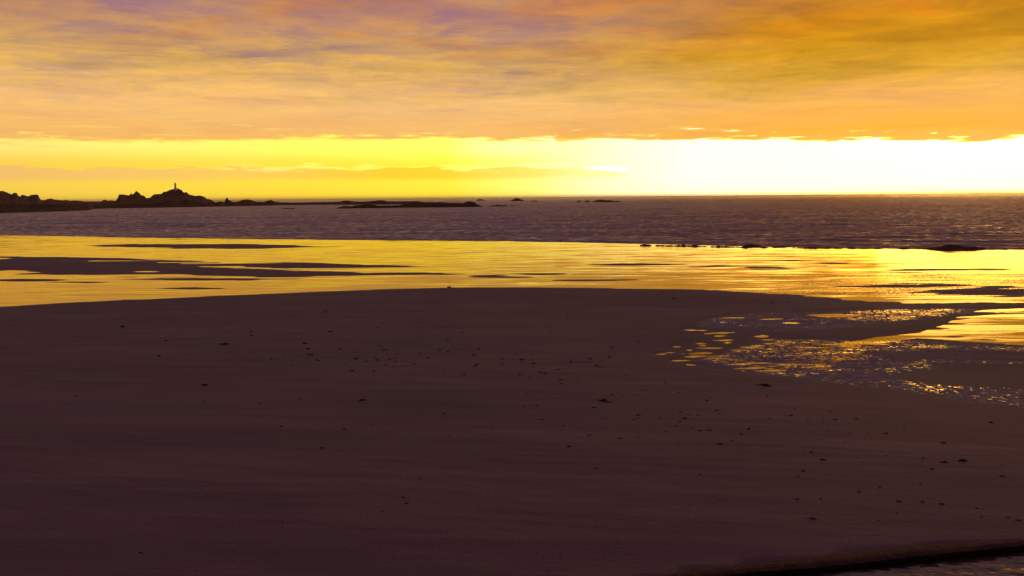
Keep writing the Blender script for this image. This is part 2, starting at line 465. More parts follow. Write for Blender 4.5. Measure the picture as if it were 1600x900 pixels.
# the trace of the kerb; the sand stops against it
kp = [(960, 915, 930), (1040, 902, 914), (1110, 890.5, 902.5), (1180, 883.5, 894.5), (1260, 873.5, 889), (1340, 864.5, 881), (1430, 857, 870.5), (1520, 850, 861.5), (1600, 843.5, 853), (1760, 833, 840), (2000, 822, 826)]
back_pts = [to_ground(a, b_) for a, b_, c in kp]
SLAB = .22
zt = [p.z + .07 for p in back_pts]
front_pts = []
for (a, b_, c), z_ in zip(kp, zt):
    d = ray(a + 3, c); kk = (z_ - CAM_Z) / d.z; front_pts.append(cam_pos + d * kk)
fy_ = np.interp(Xg, [p.x for p in front_pts], [p.y for p in front_pts]); fz_ = np.interp(Xg, [p.x for p in front_pts], [p.z for p in front_pts])
cut = sstep(-1.5, .5, Xg - front_pts[0].x) * sstep(.25, .05, Yg - fy_)
Zr = Zr * (1 - cut) + np.minimum(Zr, fz_ - 1.2) * cut
me = grid_mesh('beach', Xg, Yg, Zr, {'film': filmv, 'mot': mot, 'damp_and_shade': damp_and_shade, 'mirror': mirror_mot})


def sand_material():
    m, nt, b = new_mat('sand')
    at = lambda n: (lambda a: (setattr(a, 'attribute_name', n), X(nt, a.outputs['Fac']))[1])(nt.nodes.new('ShaderNodeAttribute'))
    film, mot, damp_and_shade, mir = at('film'), at('mot'), at('damp_and_shade'), at('mirror')
    g = nt.nodes.new('ShaderNodeNewGeometry'); sp = nt.nodes.new('ShaderNodeSeparateXYZ'); nt.links.new(g.outputs['Position'], sp.inputs[0])
    x, y = X(nt, sp.outputs[0]), X(nt, sp.outputs[1])
    v1 = comb(nt, x, y, 0.)
    big = noise(nt, comb(nt, x * .35, y * .9, 0.), .16, 4, .55, .4)
    strk = noise(nt, comb(nt, x * .12, y * .9 + x * .1, 2.), .9, 4, .6, .5)
    grain = noise(nt, v1, 9., 4, .65)
    # colour of the sand itself
    c = ramp(nt, big * .5 + strk * .5, [(.32, (.090, .052, .069)), (.5, (.142, .080, .090)), (.68, (.196, .109, .114))])
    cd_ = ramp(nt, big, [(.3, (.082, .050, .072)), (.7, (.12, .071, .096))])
    c = mix(nt, damp_and_shade, c, cd_)
    gf = grain.ss(.3, .7, .82, 1.12)
    vm = nt.nodes.new('ShaderNodeVectorMath'); vm.operation = 'SCALE'; nt.links.new(c, vm.inputs[0]); nt.links.new(gf.s, vm.inputs['Scale'])
    nt.links.new(vm.outputs[0], b.inputs['Base Color'])
    nt.links.new((.85 - damp_and_shade * .1).s, b.inputs['Roughness'])
    b.inputs['IOR'].default_value = 1.33
    nt.links.new((.46 - damp_and_shade * .12).s, b.inputs['Specular IOR Level'])
    bp = nt.nodes.new('ShaderNodeBump'); bp.inputs['Strength'].default_value = .5; bp.inputs['Distance'].default_value = .02
    hh = grain * .5 + strk * 1.2 + noise(nt, comb(nt, x * .5, y * 1.3, 0.), 3.0, 3, .6)
    nt.links.new(hh.s, bp.inputs['Height']); nt.links.new(bp.outputs[0], b.inputs['Normal'])
    # water standing on it
    wtr = nt.nodes.new('ShaderNodeBsdfGlossy')          # a thin film, golden sunset reflection painted in by its warm tint
    wtr.inputs['Color'].default_value = (1, .82, .34, 1)
    wfr = nt.nodes.new('ShaderNodeFresnel'); wfr.inputs['IOR'].default_value = 2.8
    wdf = nt.nodes.new('ShaderNodeBsdfDiffuse'); wdf.inputs['Color'].default_value = (.05, .03, .03, 1)
    wmx = nt.nodes.new('ShaderNodeMixShader'); nt.links.new(wfr.outputs[0], wmx.inputs[0]); nt.links.new(wdf.outputs[0], wmx.inputs[1]); nt.links.new(wtr.outputs[0], wmx.inputs[2])
    ny = noise(nt, comb(nt, x * .10, y * .9, 0.), .9, 5, .66, .3, color=True)
    nw = noise(nt, comb(nt, x * .8, y * 1.3, 5.), 5.5, 3, .6, color=True)
    v1_ = nt.nodes.new('ShaderNodeVectorMath'); v1_.operation = 'SUBTRACT'; nt.links.new(nw, v1_.inputs[0]); v1_.inputs[1].default_value = (.5, .5, .5)
    v2_ = nt.nodes.new('ShaderNodeVectorMath'); v2_.operation = 'SCALE'; nt.links.new(v1_.outputs[0], v2_.inputs[0]); nt.links.new((mot * 2.0 + mir * 2.6).s, v2_.inputs['Scale'])
    v3_ = nt.nodes.new('ShaderNodeVectorMath'); v3_.operation = 'ADD'; nt.links.new(ny, v3_.inputs[0]); nt.links.new(v2_.outputs[0], v3_.inputs[1])
    nt.links.new(tilt(nt, v3_.outputs[0], .05, .19, 0.), wtr.inputs['Normal'])
    rg = noise(nt, comb(nt, x * .1, y * .5, 3.), .5, 3).ss(.35, .7, .05, .12)
    nt.links.new((rg + mir * .05).s, wtr.inputs['Roughness'])
    # where it stands: the traced pools with a ragged rim, and the broken ripple troughs
    fa = y.ss(60, 85); e1 = noise(nt, comb(nt, x * .3, y * 1.3, 9.), 1.8, 6, .68) * (1 - fa) + noise(nt, comb(nt, x * .07, y * 1.1, 9.), 1.3, 6, .68) * fa
    f1 = (film + (e1 - .5) * .9).ss(.42, .60)
    rp = noise(nt, comb(nt, x * .8, y * 1.1 + x * .25, 12.), 3.6, 3, .55, .6)
    rp2 = noise(nt, comb(nt, x * 1.0, y * 1.0, 15.), .35, 2, .5)
    f2 = (rp + (rp2 - .5) * .35 + (mot - .5) * .45).ss(.575, .635) * mot.ss(.02, .12)
    f = f1.max(f2)
    bare = (noise(nt, comb(nt, x * .7, y * 1.1, 21.), 4.0, 4, .65) + (noise(nt, comb(nt, x * .2, y, 25.), .35, 3, .6) - .5) * .5 + mir * .06).ss(.56, .62) * mir.ss(.1, .5)
    thr = noise(nt, comb(nt, x * .05, y * .9, 31.), .9, 5, .62)
    bare = bare.max(thr.ss(.615, .66) * film.ss(.6, .9) * .75)
    f = f * (1 - bare)
    ms = nt.nodes.new('ShaderNodeMixShader'); nt.links.new(f.s, ms.inputs[0])
    # rippled sand still wet between the puddles
    rs = nt.nodes.new('ShaderNodeBsdfPrincipled'); rs.inputs['Base Color'].default_value = (.13, .085, .11, 1)
    rs.inputs['Roughness'].default_value = .3; rs.inputs['IOR'].default_value = 1.5
    rc = noise(nt, comb(nt, x * .8, y * 1.1 + x * .25, 14.), 4.5, 3, .55, .6, color=True)
    nt.links.new(tilt(nt, rc, .6, 1.0, .30), rs.inputs['Normal'])
    m0 = nt.nodes.new('ShaderNodeMixShader'); nt.links.new((mot.ss(.04, .4) * .8).max(y.ss(80, 92) * damp_and_shade * .6).s, m0.inputs[0])
    nt.links.new(b.outputs[0], m0.inputs[1]); nt.links.new(rs.outputs[0], m0.inputs[2])
    nt.links.new(m0.outputs[0], ms.inputs[1]); nt.links.new(wmx.outputs[0], ms.inputs[2])
    nt.links.new(ms.outputs[0], nt.nodes['Material Output'].inputs[0])
    return m


M_sand = sand_material()
beach = link('beach', me, M_sand); tag(beach, kind='structure')

# seabed and land under everything, out to the horizon
me = bpy.data.meshes.new('ground'); S = 45000
me.from_pydata([(-S, -S, -6), (S, -S, -6), (S, S, -6), (-S, S, -6)], [], [(0, 1, 2, 3)])
mg, nt, b = new_mat('seabed'); b.inputs['Base Color'].default_value = (.12, .085, .065, 1); b.inputs['Roughness'].default_value = .9
nz = noise(nt, nt.nodes.new('ShaderNodeNewGeometry').outputs['Position'], .02, 4)
nt.links.new(ramp(nt, nz, [(.3, (.10, .07, .055)), (.7, (.14, .10, .075))]), b.inputs['Base Color'])
tag(link('ground', me, mg), kind='structure')

# ------------------------------------------------------------------ sea
pr = np.concatenate([np.geomspace(.34, 3, 30)[:-1], np.linspace(3, 98, 620)])
Ys = (12 * F / pr)[::-1]
tc_ = np.concatenate([np.linspace(-3.2, -.74, 40)[:-1], np.linspace(-.74, .74, 620), np.linspace(.74, 3.2, 40)[1:]])
Yq, Tq = np.meshgrid(Ys, tc_, indexing='ij'); Xq = Tq * Yq
ds = Yq - shore(Xq, Yq)
amp = sstep(0, 60, ds) * sstep(2500, 500, Yq)
w = (fbm(Xq / 26, Yq / 7, 4, 5) - .5) * .9
w += np.sin((Yq + 9 * fbm(Xq / 60, Yq / 30, 2, 8)) / 2.6 * 1.0) * .10 * sstep(.4, .6, fbm(Xq / 55, Yq / 18, 2, 44))
# small swells feeling the bottom before they reach the sand, on the right
for off, a_, x0, x1 in [(14, .26, .25, .8), (27, .34, .3, .85), (46, .22, .1, .9), (8, .12, -.2, .9), (70, .2, .2, 1.0)]:
    c = ds - off - 6 * (fbm(Xq / 40, Yq * 0 + off, 2, 9) - .5)
    w_ = np.exp(-(c / 1.7) ** 2) * a_ * sstep(x0 - .08, x0 + .08, Tq) * (.3 + 1.2 * sstep(.35, .6, fbm(Xq / 12, Yq * 0 + off, 2, 10)))
    w = w + w_ * 1.0
    amp = np.maximum(amp, (w_ > .01) * 1.0 * sstep(0, 5, ds))
Zq = w * amp * .8
me = grid_mesh('sea', Xq, Yq, Zq)
ms_, nt, b = new_mat('sea_water')
b.inputs['Base Color'].default_value = (.155, .072, .066, 1); b.inputs['IOR'].default_value = 1.34
b.inputs['Roughness'].default_value = .2
g = nt.nodes.new('ShaderNodeNewGeometry'); sp = nt.nodes.new('ShaderNodeSeparateXYZ'); nt.links.new(g.outputs['Position'], sp.inputs[0])
x, y = X(nt, sp.outputs[0]), X(nt, sp.outputs[1])
h1 = noise(nt, comb(nt, x * .40, y, 0.), .9, 6, .66, .3, color=True)
h2 = noise(nt, comb(nt, x * .16, y, 3.), .05, 5, .62, .3)
nt.links.new(tilt(nt, h1, .8, 1.25, h2.ss(.3, .7, .19, .26) * (1 - y.ss(300, 5000) * .55)), b.inputs['Normal'])
sea = link('sea', me, ms_); tag(sea, kind='structure')

# ------------------------------------------------------------------ rocks and headland
def rock_mat(name, c0, c1, sc=.15):
    m, nt, b = new_mat(name)
    g = nt.nodes.new('ShaderNodeNewGeometry')
    n1 = noise(nt, g.outputs['Position'], sc, 6, .65); n2 = noise(nt, g.outputs['Position'], sc * 7, 4, .6)
    nt.links.new(ramp(nt, n1 * .6 + n2 * .4, [(.35, c0), (.65, c1)]), b.inputs['Base Color'])
    b.inputs['Roughness'].default_value = .9; b.inputs['Specular IOR Level'].default_value = .15
    bp = nt.nodes.new('ShaderNodeBump'); bp.inputs['Distance'].default_value = 1.2
    nt.links.new((n1 + n2 * .3).s, bp.inputs['Height']); nt.links.new(bp.outputs[0], b.inputs['Normal'])
    return m


M_reef = rock_mat('seaweed_covered_rock', (.025, .014, .011), (.07, .034, .026))
M_gran = rock_mat('granite', (.07, .032, .024), (.15, .072, .05), .08)


def ridge(name, pts, front, back, mat, step=1.0, rough=1.0, jag=.5, seed=0, zbase=-2.5, parent=None):
    """pts: photo x, photo y of the crest, photo y of the water line. A ridge of real
    depth: its front foot stands at the water line, the crest `front` metres behind."""
    pts = [p if len(p) == 3 else (*p, None) for p in pts]
    last = None; px_ = []; top_ = []; bot_ = []
    for p in pts:
        px_.append(p[0]); top_.append(p[1]); bot_.append(p[2] if p[2] is not None else np.nan)
    px_, top_, bot_ = map(np.array, (px_, top_, bot_))
    ok = ~np.isnan(bot_); bot_ = np.interp(px_, px_[ok], bot_[ok])
    cx, cy, cz = [], [], []
    for a, t, b_ in zip(px_, top_, bot_):
        Yc = water_y(a, b_) + front
        X_, Z_ = at_y(a, t, Yc); cx.append(X_); cy.append(Yc); cz.append(Z_)
    cx, cy, cz = map(np.array, (cx, cy, cz))
    L = np.concatenate([[0], np.cumsum(np.hypot(np.diff(cx), np.diff(cy)))])
    n = max(24, int(L[-1] / step))
    us = np.linspace(0, L[-1], n); xs = np.interp(us, L, cx); ys = np.interp(us, L, cy); zs = np.interp(us, L, cz)
    zs = zs + (fbm(xs / 2.2, xs * 0 + seed, 3, seed) - .5) * jag
    nd = 44
    tt = np.concatenate([np.linspace(-1, 0, nd // 2)[:-1], np.linspace(0, 1, nd // 2 + 1)])
    T, XX = np.meshgrid(tt, xs, indexing='ij')
    YC = np.broadcast_to(ys, T.shape); ZC = np.broadcast_to(zs, T.shape)
    wob = (fbm(XX / 18, T * 0 + seed, 2, seed + 3) - .5) * .4 * (1 - np.abs(T))
    Yv = YC + np.where(T < 0, T * front, T * back) + wob * front
    XX = XX * Yv / YC            # the cross section runs away from the shore the ridge faces
    n1 = fbm(XX / 9, Yv / 9, 4, seed + 5); n2 = fbm(XX / 3, Yv / 3, 3, seed + 6)
    A = np.abs(T)
    shp = (1 - A ** 1.7)
    flank = np.clip(A * 3, 0, 1)
    Zv = ZC * shp - np.maximum(ZC, 1) * rough * flank * (n1 * .55 + n2 * .22) * (1 - A) * 1.1
    Zv = Zv + (n2 - .5) * rough * 1.0 * flank * np.clip(ZC / 4, .2, 1)
    Zv = np.where(A > .97, zbase, Zv)
    e = np.clip(np.minimum(np.arange(n), np.arange(n)[::-1]) / 3, 0, 1)
    Zv = zbase + (Zv - zbase) * np.broadcast_to(e, T.shape)
    me = grid_mesh(name, XX, Yv, Zv)
    me.polygons.foreach_set('use_smooth', np.zeros(len(me.polygons), bool))
    return link(name, me, mat, parent)


head = ridge('headland', [(-420, 290, 332), (-300, 292, 331), (-180, 289), (-90, 294), (-30, 296), (0, 298, 325), (5, 298.5), (10, 300), (15, 302.5), (18.5, 303.7), (20, 302), (23, 301.2), (26.5, 302), (28, 305),
     (31, 307.2), (34, 304.5), (38, 304.5), (41, 306), (45, 306.5), (49, 304.5), (52, 304.3), (56, 303.5), (60, 305), (61.5, 309), (64, 312.5), (70, 312.5), (75, 310.8), (80, 310), (86, 311.8),
     (97, 313), (104, 312.3), (110, 313.8), (118, 313), (125, 313.6), (130, 314.8, 323), (158, 315.0), (161, 312.8), (165, 312), (168, 313.8), (173, 312.8), (176, 313.5), (182, 314, 322.2), (190, 316)],
     90, 160, M_gran, 1.0, .8, .8, 2)
tag(head, kind='structure')
stack = ridge('rock_stack', [(178, 316, 322.5), (181, 313.5), (184, 309), (186, 303.6), (195, 304), (202, 305.2), (203.3, 303.5), (204.5, 300.8), (206, 303.8), (208, 303), (210, 301.5), (213, 298.3), (215, 299.5), (218, 302.0),
     (221, 305.5), (223, 304.8), (226, 306.5), (228, 309), (231, 313), (235, 318, 321.5)], 40, 50, M_gran, .8, .9, .9, 12)
tag(stack, 'craggy granite rock stack with two pointed peaks, left of the lighthouse hill', 'rock')
hill = ridge('hill', [(224, 316, 321.8), (228, 309.5), (235, 308.8), (237, 306.5), (241, 303.5), (246, 303.2), (252, 303), (256, 299.5), (260, 299.4), (265, 297), (270, 295.6), (276, 295.4), (280, 296), (284, 296.8), (286, 300), (289, 301),
     (290.5, 300), (292, 300.3), (295, 303.5), (300, 305), (306, 306.3), (308, 305.6), (312, 305.5), (316, 306.3), (321, 308.5), (323, 310.5), (328, 311.5), (333, 314), (338, 317, 321)], 70, 70, M_gran, .9, .8, .7, 23)
tag(hill, kind='structure')
fore = ridge('foreshore_reef', [(-420, 317, 350), (-250, 318, 343), (-100, 318, 337), (0, 318.5, 333), (40, 319, 331.7), (100, 318.5, 330), (138, 318.6, 328.4), (145, 319, 326.5), (175, 319.5, 325.5), (200, 319), (230, 318.5), (247, 317.5, 324.5), (258, 315),
     (265, 315.3), (275, 317), (285, 316.8), (289, 313), (292, 310.8), (296, 313), (305, 314.5), (318, 316.5), (325, 317), (337, 316, 322.8), (343, 314.8), (352, 316), (356, 316), (368, 315.5), (375, 313.8), (383, 311.3), (388, 311.2),
     (395, 313.5), (402, 315.5), (412, 315.5), (419, 313), (423, 312), (428, 314.5), (440, 316.3, 320.7), (470, 316.8), (500, 317.2, 319.5), (520, 318, 319.2)], 18, 24, M_reef, 1.0, .9, 1.5, 31)
tag(fore, 'long low dark reef running out from the headland below the lighthouse', 'reef')
pin = ridge('rock', [(350, 316, 322), (352, 313), (353, 309.3), (356, 309), (357, 312.5), (361, 313.6), (364, 316)], 8, 8, M_reef, .6, .6, .4, 41)
tag(pin, 'single small square pinnacle standing up from the low reef right of the lighthouse', 'rock')
r2 = ridge('reef', [(440, 317.5, 320.3), (470, 316.3), (500, 315.8), (520, 315.5), (532, 315), (538, 313.3), (545, 313.4), (556, 315), (575, 314.8), (592, 312.8), (600, 313), (606, 314.6), (640, 314.5), (652, 314.2), (662, 315.7), (690, 316), (715, 317.3, 318.8)],
           25, 25, M_reef, 1.3, .5, .5, 51)
tag(r2, 'farther low brown reef on the horizon behind the long dark reef', 'reef')
r3 = ridge('reef', [(522, 325.6, 325.9), (528, 324), (540, 321.8), (549, 322.3), (555, 320.8), (565, 320), (580, 319.6), (590, 320.8), (605, 321.2), (625, 320.4), (640, 318), (655, 318.3), (668, 316.6), (680, 317.3), (688, 315.7), (695, 316.3), (700, 317.3),
     (712, 317), (724, 317.5), (728, 315), (735, 314.2), (738, 315.2), (741, 315.8), (746, 319.3), (752, 321.4), (757, 323, 323.2)], 9, 12, M_reef, .9, .5, .8, 61)
tag(r3, 'long dark offshore reef with a knobbly outer end, centre of the sea', 'reef')
for nm, pts, lab, fb in [
    ('islet', [(762, 322.6, 322.7), (768, 321), (774, 320.6), (779, 319.3), (782, 321), (788, 319.8), (793, 321.6), (796, 322.4, 322.5)], 'small jagged rock just off the right tip of the long dark reef', 5),
    ('islet', [(744, 313.4, 313.5), (747, 311.6), (750, 310.9), (754, 311.4), (757, 312.2), (760, 313.2, 313.4)], 'tiny far rock near the horizon above the gap in the reefs', 8),
    ('islet', [(796, 314.2, 314.3), (800, 312), (805, 309.8), (809, 309.3), (813, 311), (820, 314, 314.1)], 'dark triangular rock near the horizon in mid sea', 8),
    ('islet', [(828, 314.6, 314.8), (833, 313.3), (838, 313.6), (842, 314.7, 314.8)], 'low sliver of rock right of the triangular rock', 5),
    ('islet', [(899, 315.8, 316), (903, 314.3), (906, 313.3), (908, 315.7, 315.9)], 'smallest left peak of the three rocks off the horizon', 4),
    ('islet', [(912, 315.8, 316), (915, 314), (917.5, 312.5), (920, 314), (923, 315.7, 315.9)], 'middle pointed peak of the three rocks off the horizon', 5),
    ('islet', [(924, 315.8, 316), (928, 314.2), (933, 312.7), (938, 311.4), (943, 312.6), (949, 313.2), (954, 312.5), (958, 314), (966, 314), (972, 315.7, 315.9)], 'widest jagged rock of the group off the horizon', 10),
    ('islet', [(1040, 315.6, 315.8), (1043, 314.6), (1046, 315.5, 315.7)], 'lone speck of rock far out in the bare middle of the sea', 4),
    ('islet', [(797, 321.2, 321.3), (800, 320.2), (804, 321.1, 321.2)], 'tiny flat rock off the end of the jagged rock', 3),
    ('islet', [(438, 326, 326.3), (446, 324.8), (458, 325.2), (462, 326, 326.3)], 'flat dark skerry in the water before the low reef', 4)]:
    o = ridge(nm, pts, fb, fb + 3, M_reef, .7, .35, .5, int(pts[0][0]), -1.5)
    tag(o, lab, 'rock')

# ---- rocks and weed along the edge of the sea on the right
def lump(name, px0, px1, py, h, seed, dep=2.2, label='', cat='rock', mat=None, yoff=0.):
    a = to_ground(px0, py); b_ = to_ground(px1, py)
    n = max(30, int((b_ - a).length / .25)); u = np.linspace(0, 1, n); v = np.linspace(-1, 1, 15)
    V, U = np.meshgrid(v, u, indexing='ij')
    Xv = a.x + (b_.x - a.x) * U; Yv = a.y + (b_.y - a.y) * U + V * dep + yoff
    nn = fbm(Xv / 2.0, Yv / 1.2, 4, seed)
    env = np.sin(np.clip(U, 0, 1) * math.pi) ** .6 * (1 - V ** 2)
    Z = beach_z(Xv, Yv) - .15 + env * (h * (.35 + 1.3 * nn))
    me = grid_mesh(name, Xv, Yv, Z); o = link(name, me, mat or M_reef); tag(o, label, cat)
    return o


lump('rock', 1443, 1548, 389.5, .85, 3, 3.0, 'broad low dark rock at the water edge, right side')
lump('rock', 1160, 1192, 385.2, .55, 5, 1.8, 'small humped dark rock at the end of the wrack line')
lump('rock', 1195, 1240, 386.0, .3, 6, 1.2, 'thin low rock just right of the small humped rock')


def wrack(name, px0, py0, px1, py1, h, seed, label):
    a = to_ground(px0, py0); b_ = to_ground(px1, py1)
    n = int((b_ - a).length / .22); u = np.linspace(0, 1, n); v = np.linspace(-1, 1, 9)
    V, U = np.meshgrid(v, u, indexing='ij')
    Xv = a.x + (b_.x - a.x) * U; Yv = a.y + (b_.y - a.y) * U + V * .8 + (fbm(Xv / 6, U * 0, 2, seed) - .5) * 2
    nn = fbm(Xv / 1.3, Yv / 2, 4, seed + 1); br = sstep(.30, .45, fbm(Xv / 3.0, U * 0 + 3, 3, seed + 2))
    Z = beach_z(Xv, Yv) - .12 + (1 - V ** 2) * (.05 + h * nn * 1.6) * br
    o = link(name, grid_mesh(name, Xv, Yv, Z), M_reef); tag(o, label, 'seaweed')


wrack('seaweed_line', 1000, 383.6, 1170, 386.6, .34, 5, 'broken line of dark seaweed on the bright wet sand by the sea edge')
wrack('seaweed_line', 1180, 386.8, 1600, 390.3, .28, 9, 'long thin line of dark seaweed along the shoreline on the right')

# ------------------------------------------------------------------ lighthouse
M_white, nt, b = new_mat('white_render'); b.inputs['Roughness'].default_value = .7
nz = noise(nt, nt.nodes.new('ShaderNodeNewGeometry').outputs['Position'], .8, 4)
nt.links.new(ramp(nt, nz, [(.3, (.62, .58, .55)), (.7, (.80, .77, .73))]), b.inputs['Base Color'])
M_dark, nt, b = new_mat('dark_iron'); b.inputs['Base Color'].default_value = (.03, .03, .03, 1); b.inputs['Roughness'].default_value = .5
M_glass, nt, b = new_mat('lantern_glass'); b.inputs['Base Color'].default_value = (.5, .5, .5, 1); b.inputs['Roughness'].default_value = .05; b.inputs['Transmission Weight'].default_value = .8
M_slate = rock_mat('slate', (.05, .045, .045), (.09, .08, .08), 1.)


def lathe(name, prof, mat, parent, seg=28, smooth=True):
    bm = bmesh.new(); rings = []
    for r_, z_ in prof:
        rings.append([bm.verts.new((r_ * math.cos(2 * math.pi * k / seg), r_ * math.sin(2 * math.pi * k / seg), z_)) for k in range(seg)])
    for a, b_ in zip(rings, rings[1:]):
        for k in range(seg): bm.faces.new((a[k], a[(k + 1) % seg], b_[(k + 1) % seg], b_[k]))
    bm.faces.new(rings[0][::-1]); bm.faces.new(rings[-1])
    me = bpy.data.meshes.new(name); bm.to_mesh(me); bm.free()
    if smooth: me.polygons.foreach_set('use_smooth', [True] * len(me.polygons))
    return link(name, me, mat, parent)


def boxes(name, bs, mat, parent=None, bev=0.):
    bm = bmesh.new()
    for (x0, x1, y0, y1, z0, z1) in bs:
        r_ = bmesh.ops.create_cube(bm, size=1)
        for v in r_['verts']:
            v.co = Vector(((x0 + x1) / 2 + v.co.x * (x1 - x0), (y0 + y1) / 2 + v.co.y * (y1 - y0), (z0 + z1) / 2 + v.co.z * (z1 - z0)))
    if bev: bmesh.ops.bevel(bm, geom=bm.edges[:], offset=bev, segments=2, affect='EDGES')
    me = bpy.data.meshes.new(name); bm.to_mesh(me); bm.free()
    return link(name, me, mat, parent)


LY = water_y(274, 321.5) + 68
lx, lz = at_y(274.2, 295.4, LY)
k = LY / F          # metres in one photo pixel at the lighthouse
lh = bpy.data.objects.new('lighthouse', None); COL.objects.link(lh); lh.location = (lx, LY, lz)
tag(lh, 'white tapering lighthouse tower on top of the dark rocky hill', 'lighthouse')
lathe('base', [(4.2 * k / 1.25, -3.5), (4.2 * k / 1.25, .3), (3.4, .5)], M_white, lh)
lathe('tower', [(2.75, .3), (2.2, 3.5), (1.9, 6.5), (1.8, 9.6), (2.1, 10.0)], M_white, lh)
lathe('gallery', [(2.1, 9.95), (2.75, 10.1), (2.75, 10.35), (1.6, 10.36)], M_white, lh)
# railing of the gallery
bm = bmesh.new()
for q in range(20):
    a = 2 * math.pi * q / 20
    r_ = bmesh.ops.create_cube(bm, size=1)
    for v in r_['verts']: v.co = Vector((2.6 * math.cos(a) + v.co.x * .06, 2.6 * math.sin(a) + v.co.y * .06, 10.9 + v.co.z * 1.1))
for zz_ in (11.0, 11.42):
    ring = [Vector((2.6 * math.cos(2 * math.pi * q / 40), 2.6 * math.sin(2 * math.pi * q / 40), zz_)) for q in range(40)]
    for q in range(40):
        a, b_ = ring[q], ring[(q + 1) % 40]; vv = [bm.verts.new(p) for p in (a, b_, b_ + Vector((0, 0, .07)), a + Vector((0, 0, .07)))]
        bm.faces.new(vv)
me = bpy.data.meshes.new('railing'); bm.to_mesh(me); bm.free(); link('railing', me, M_dark, lh)
lathe('lantern', [(1.35, 10.36), (1.35, 10.9), (1.3, 11.0), (1.3, 12.7)], M_glass, lh, 16)
lathe('roof', [(1.55, 12.7), (1.3, 13.3), (.5, 13.9), (.15, 14.1), (.12, 14.7), (.02, 14.75)], M_dark, lh, 16)
for zz_, rr in ((2.5, 2.35), (5.5, 2.0), (8.2, 1.85)):
    boxes('window', [(-.3, .3, -rr - .12, -rr + .25, zz_, zz_ + .9)], M_dark, lh)
boxes('door', [(-.5, .5, -2.75, -2.3, .5, 2.5)], M_dark, lh)
ox, oz = at_y(278.7, 296.2, LY)
hs = bpy.data.objects.new('outbuilding', None); COL.objects.link(hs); hs.location = (ox, LY, oz - .6)
tag(hs, 'tiny dark hut with a thin mast beside the foot of the lighthouse', 'building')
boxes('wall', [(-1.5, 1.5, -1.6, 1.6, -1.0, 2.4)], M_gran, hs)
bm = bmesh.new()
vs_ = [bm.verts.new(p) for p in ((-1.7, -1.8, 2.4), (1.7, -1.8, 2.4), (1.7, 1.8, 2.4), (-1.7, 1.8, 2.4), (-1.7, 0, 3.2), (1.7, 0, 3.2))]
for f in ((0, 1, 5, 4), (2, 3, 4, 5), (0, 4, 3), (1, 2, 5), (0, 3, 2, 1)): bm.faces.new([vs_[i] for i in f])
me = bpy.data.meshes.new('roof'); bm.to_mesh(me); bm.free(); link('roof', me, M_slate, hs)
boxes('door', [(-.4, .4, -1.64, -1.5, -.6, 1.2)], M_dark, hs)
boxes('mast', [(-.09, .09, -.09, .09, 2.6, 5.0)], M_dark, hs)

# ------------------------------------------------------------------ slipway and kerb, bottom right
M_conc, nt, b = new_mat('rough_concrete'); b.inputs['Roughness'].default_value = .8; b.inputs['Specular IOR Level'].default_value = .08
g = nt.nodes.new('ShaderNodeNewGeometry')
n1 = noise(nt, g.outputs['Position'], 3., 6, .7); n2 = noise(nt, g.outputs['Position'], 14., 4, .7)
nt.links.new(ramp(nt, n1 * .5 + n2 * .5, [(.40, (.018, .008, .008)), (.60, (.105, .040, .038))]), b.inputs['Base Color'])
bp = nt.nodes.new('ShaderNodeBump'); bp.inputs['Distance'].default_value = .05; nt.links.new((n1 * .5 + n2 * .6).s, bp.inputs['Height']); nt.links.new(bp.outputs[0], b.inputs['Normal'])
M_face, nt, b = new_mat('shaded_concrete'); b.inputs['Base Color'].default_value = (.006, .006, .003, 1); b.inputs['Roughness'].default_value = .9  # kerb face in shade, its darkness put into the base colour
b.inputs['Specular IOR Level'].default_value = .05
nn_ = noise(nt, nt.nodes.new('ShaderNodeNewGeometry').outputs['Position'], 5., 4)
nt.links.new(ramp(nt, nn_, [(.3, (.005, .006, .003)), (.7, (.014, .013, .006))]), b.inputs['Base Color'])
# kerb: top, rounded nose, dark face, back
sub = 12; prof_rows = []
def lerpl(L, n):
    out = []
    for a, b_ in zip(L, L[1:]):
        for q in range(n): out.append(a.lerp(b_, q / n))
    return out + [L[-1]]
bp_ = lerpl(back_pts, sub); fp_ = lerpl(front_pts, sub)
bm = bmesh.new(); rows = []
for i, (pb, pf) in enumerate(zip(bp_, fp_)):
    j = (mnoise.noise(Vector((pb.x * 1.3, pb.y, 0)))) * .07 + mnoise.noise(Vector((pb.x * 5, pb.y, 0))) * .03; jj = mnoise.noise(Vector((pb.x * 4, 5, 0))) * .035
    zt_ = (1 - 0) * pf.z
    u = Vector((0, 1, 0))
    sec = [Vector((pb.x, pb.y + .12 + j, pb.z - .45)), Vector((pb.x, pb.y + .02 + j, pb.z + .05)), Vector((pb.x, pb.y - .03 + j, zt_ + jj * .5)), pb.lerp(pf, .5) + Vector((0, 0, .01 + j * .4)) + Vector((0, 0, zt_ - pb.lerp(pf, .5).z)),
           Vector((pf.x, pf.y + .04 + jj, zt_ + j * .2)), Vector((pf.x, pf.y + jj, zt_ - .04)), Vector((pf.x, pf.y + .02 + jj, zt_ - .34)), Vector((pf.x, pf.y + .05, zt_ - .9))]
    rows.append([bm.verts.new(p) for p in sec])
for a, b_ in zip(rows, rows[1:]):
    for q in range(len(a) - 1):
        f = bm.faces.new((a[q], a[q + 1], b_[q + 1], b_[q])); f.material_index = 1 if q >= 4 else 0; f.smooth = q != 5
bm.faces.new(rows[0]); bm.faces.new(rows[-1][::-1])
bmesh.ops.recalc_face_normals(bm, faces=bm.faces[:])
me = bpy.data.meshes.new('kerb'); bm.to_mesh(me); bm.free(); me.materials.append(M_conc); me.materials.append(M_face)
kerb = link('kerb', me); tag(kerb, 'rough brown concrete kerb edging the slipway in the bottom right corner', 'kerb')
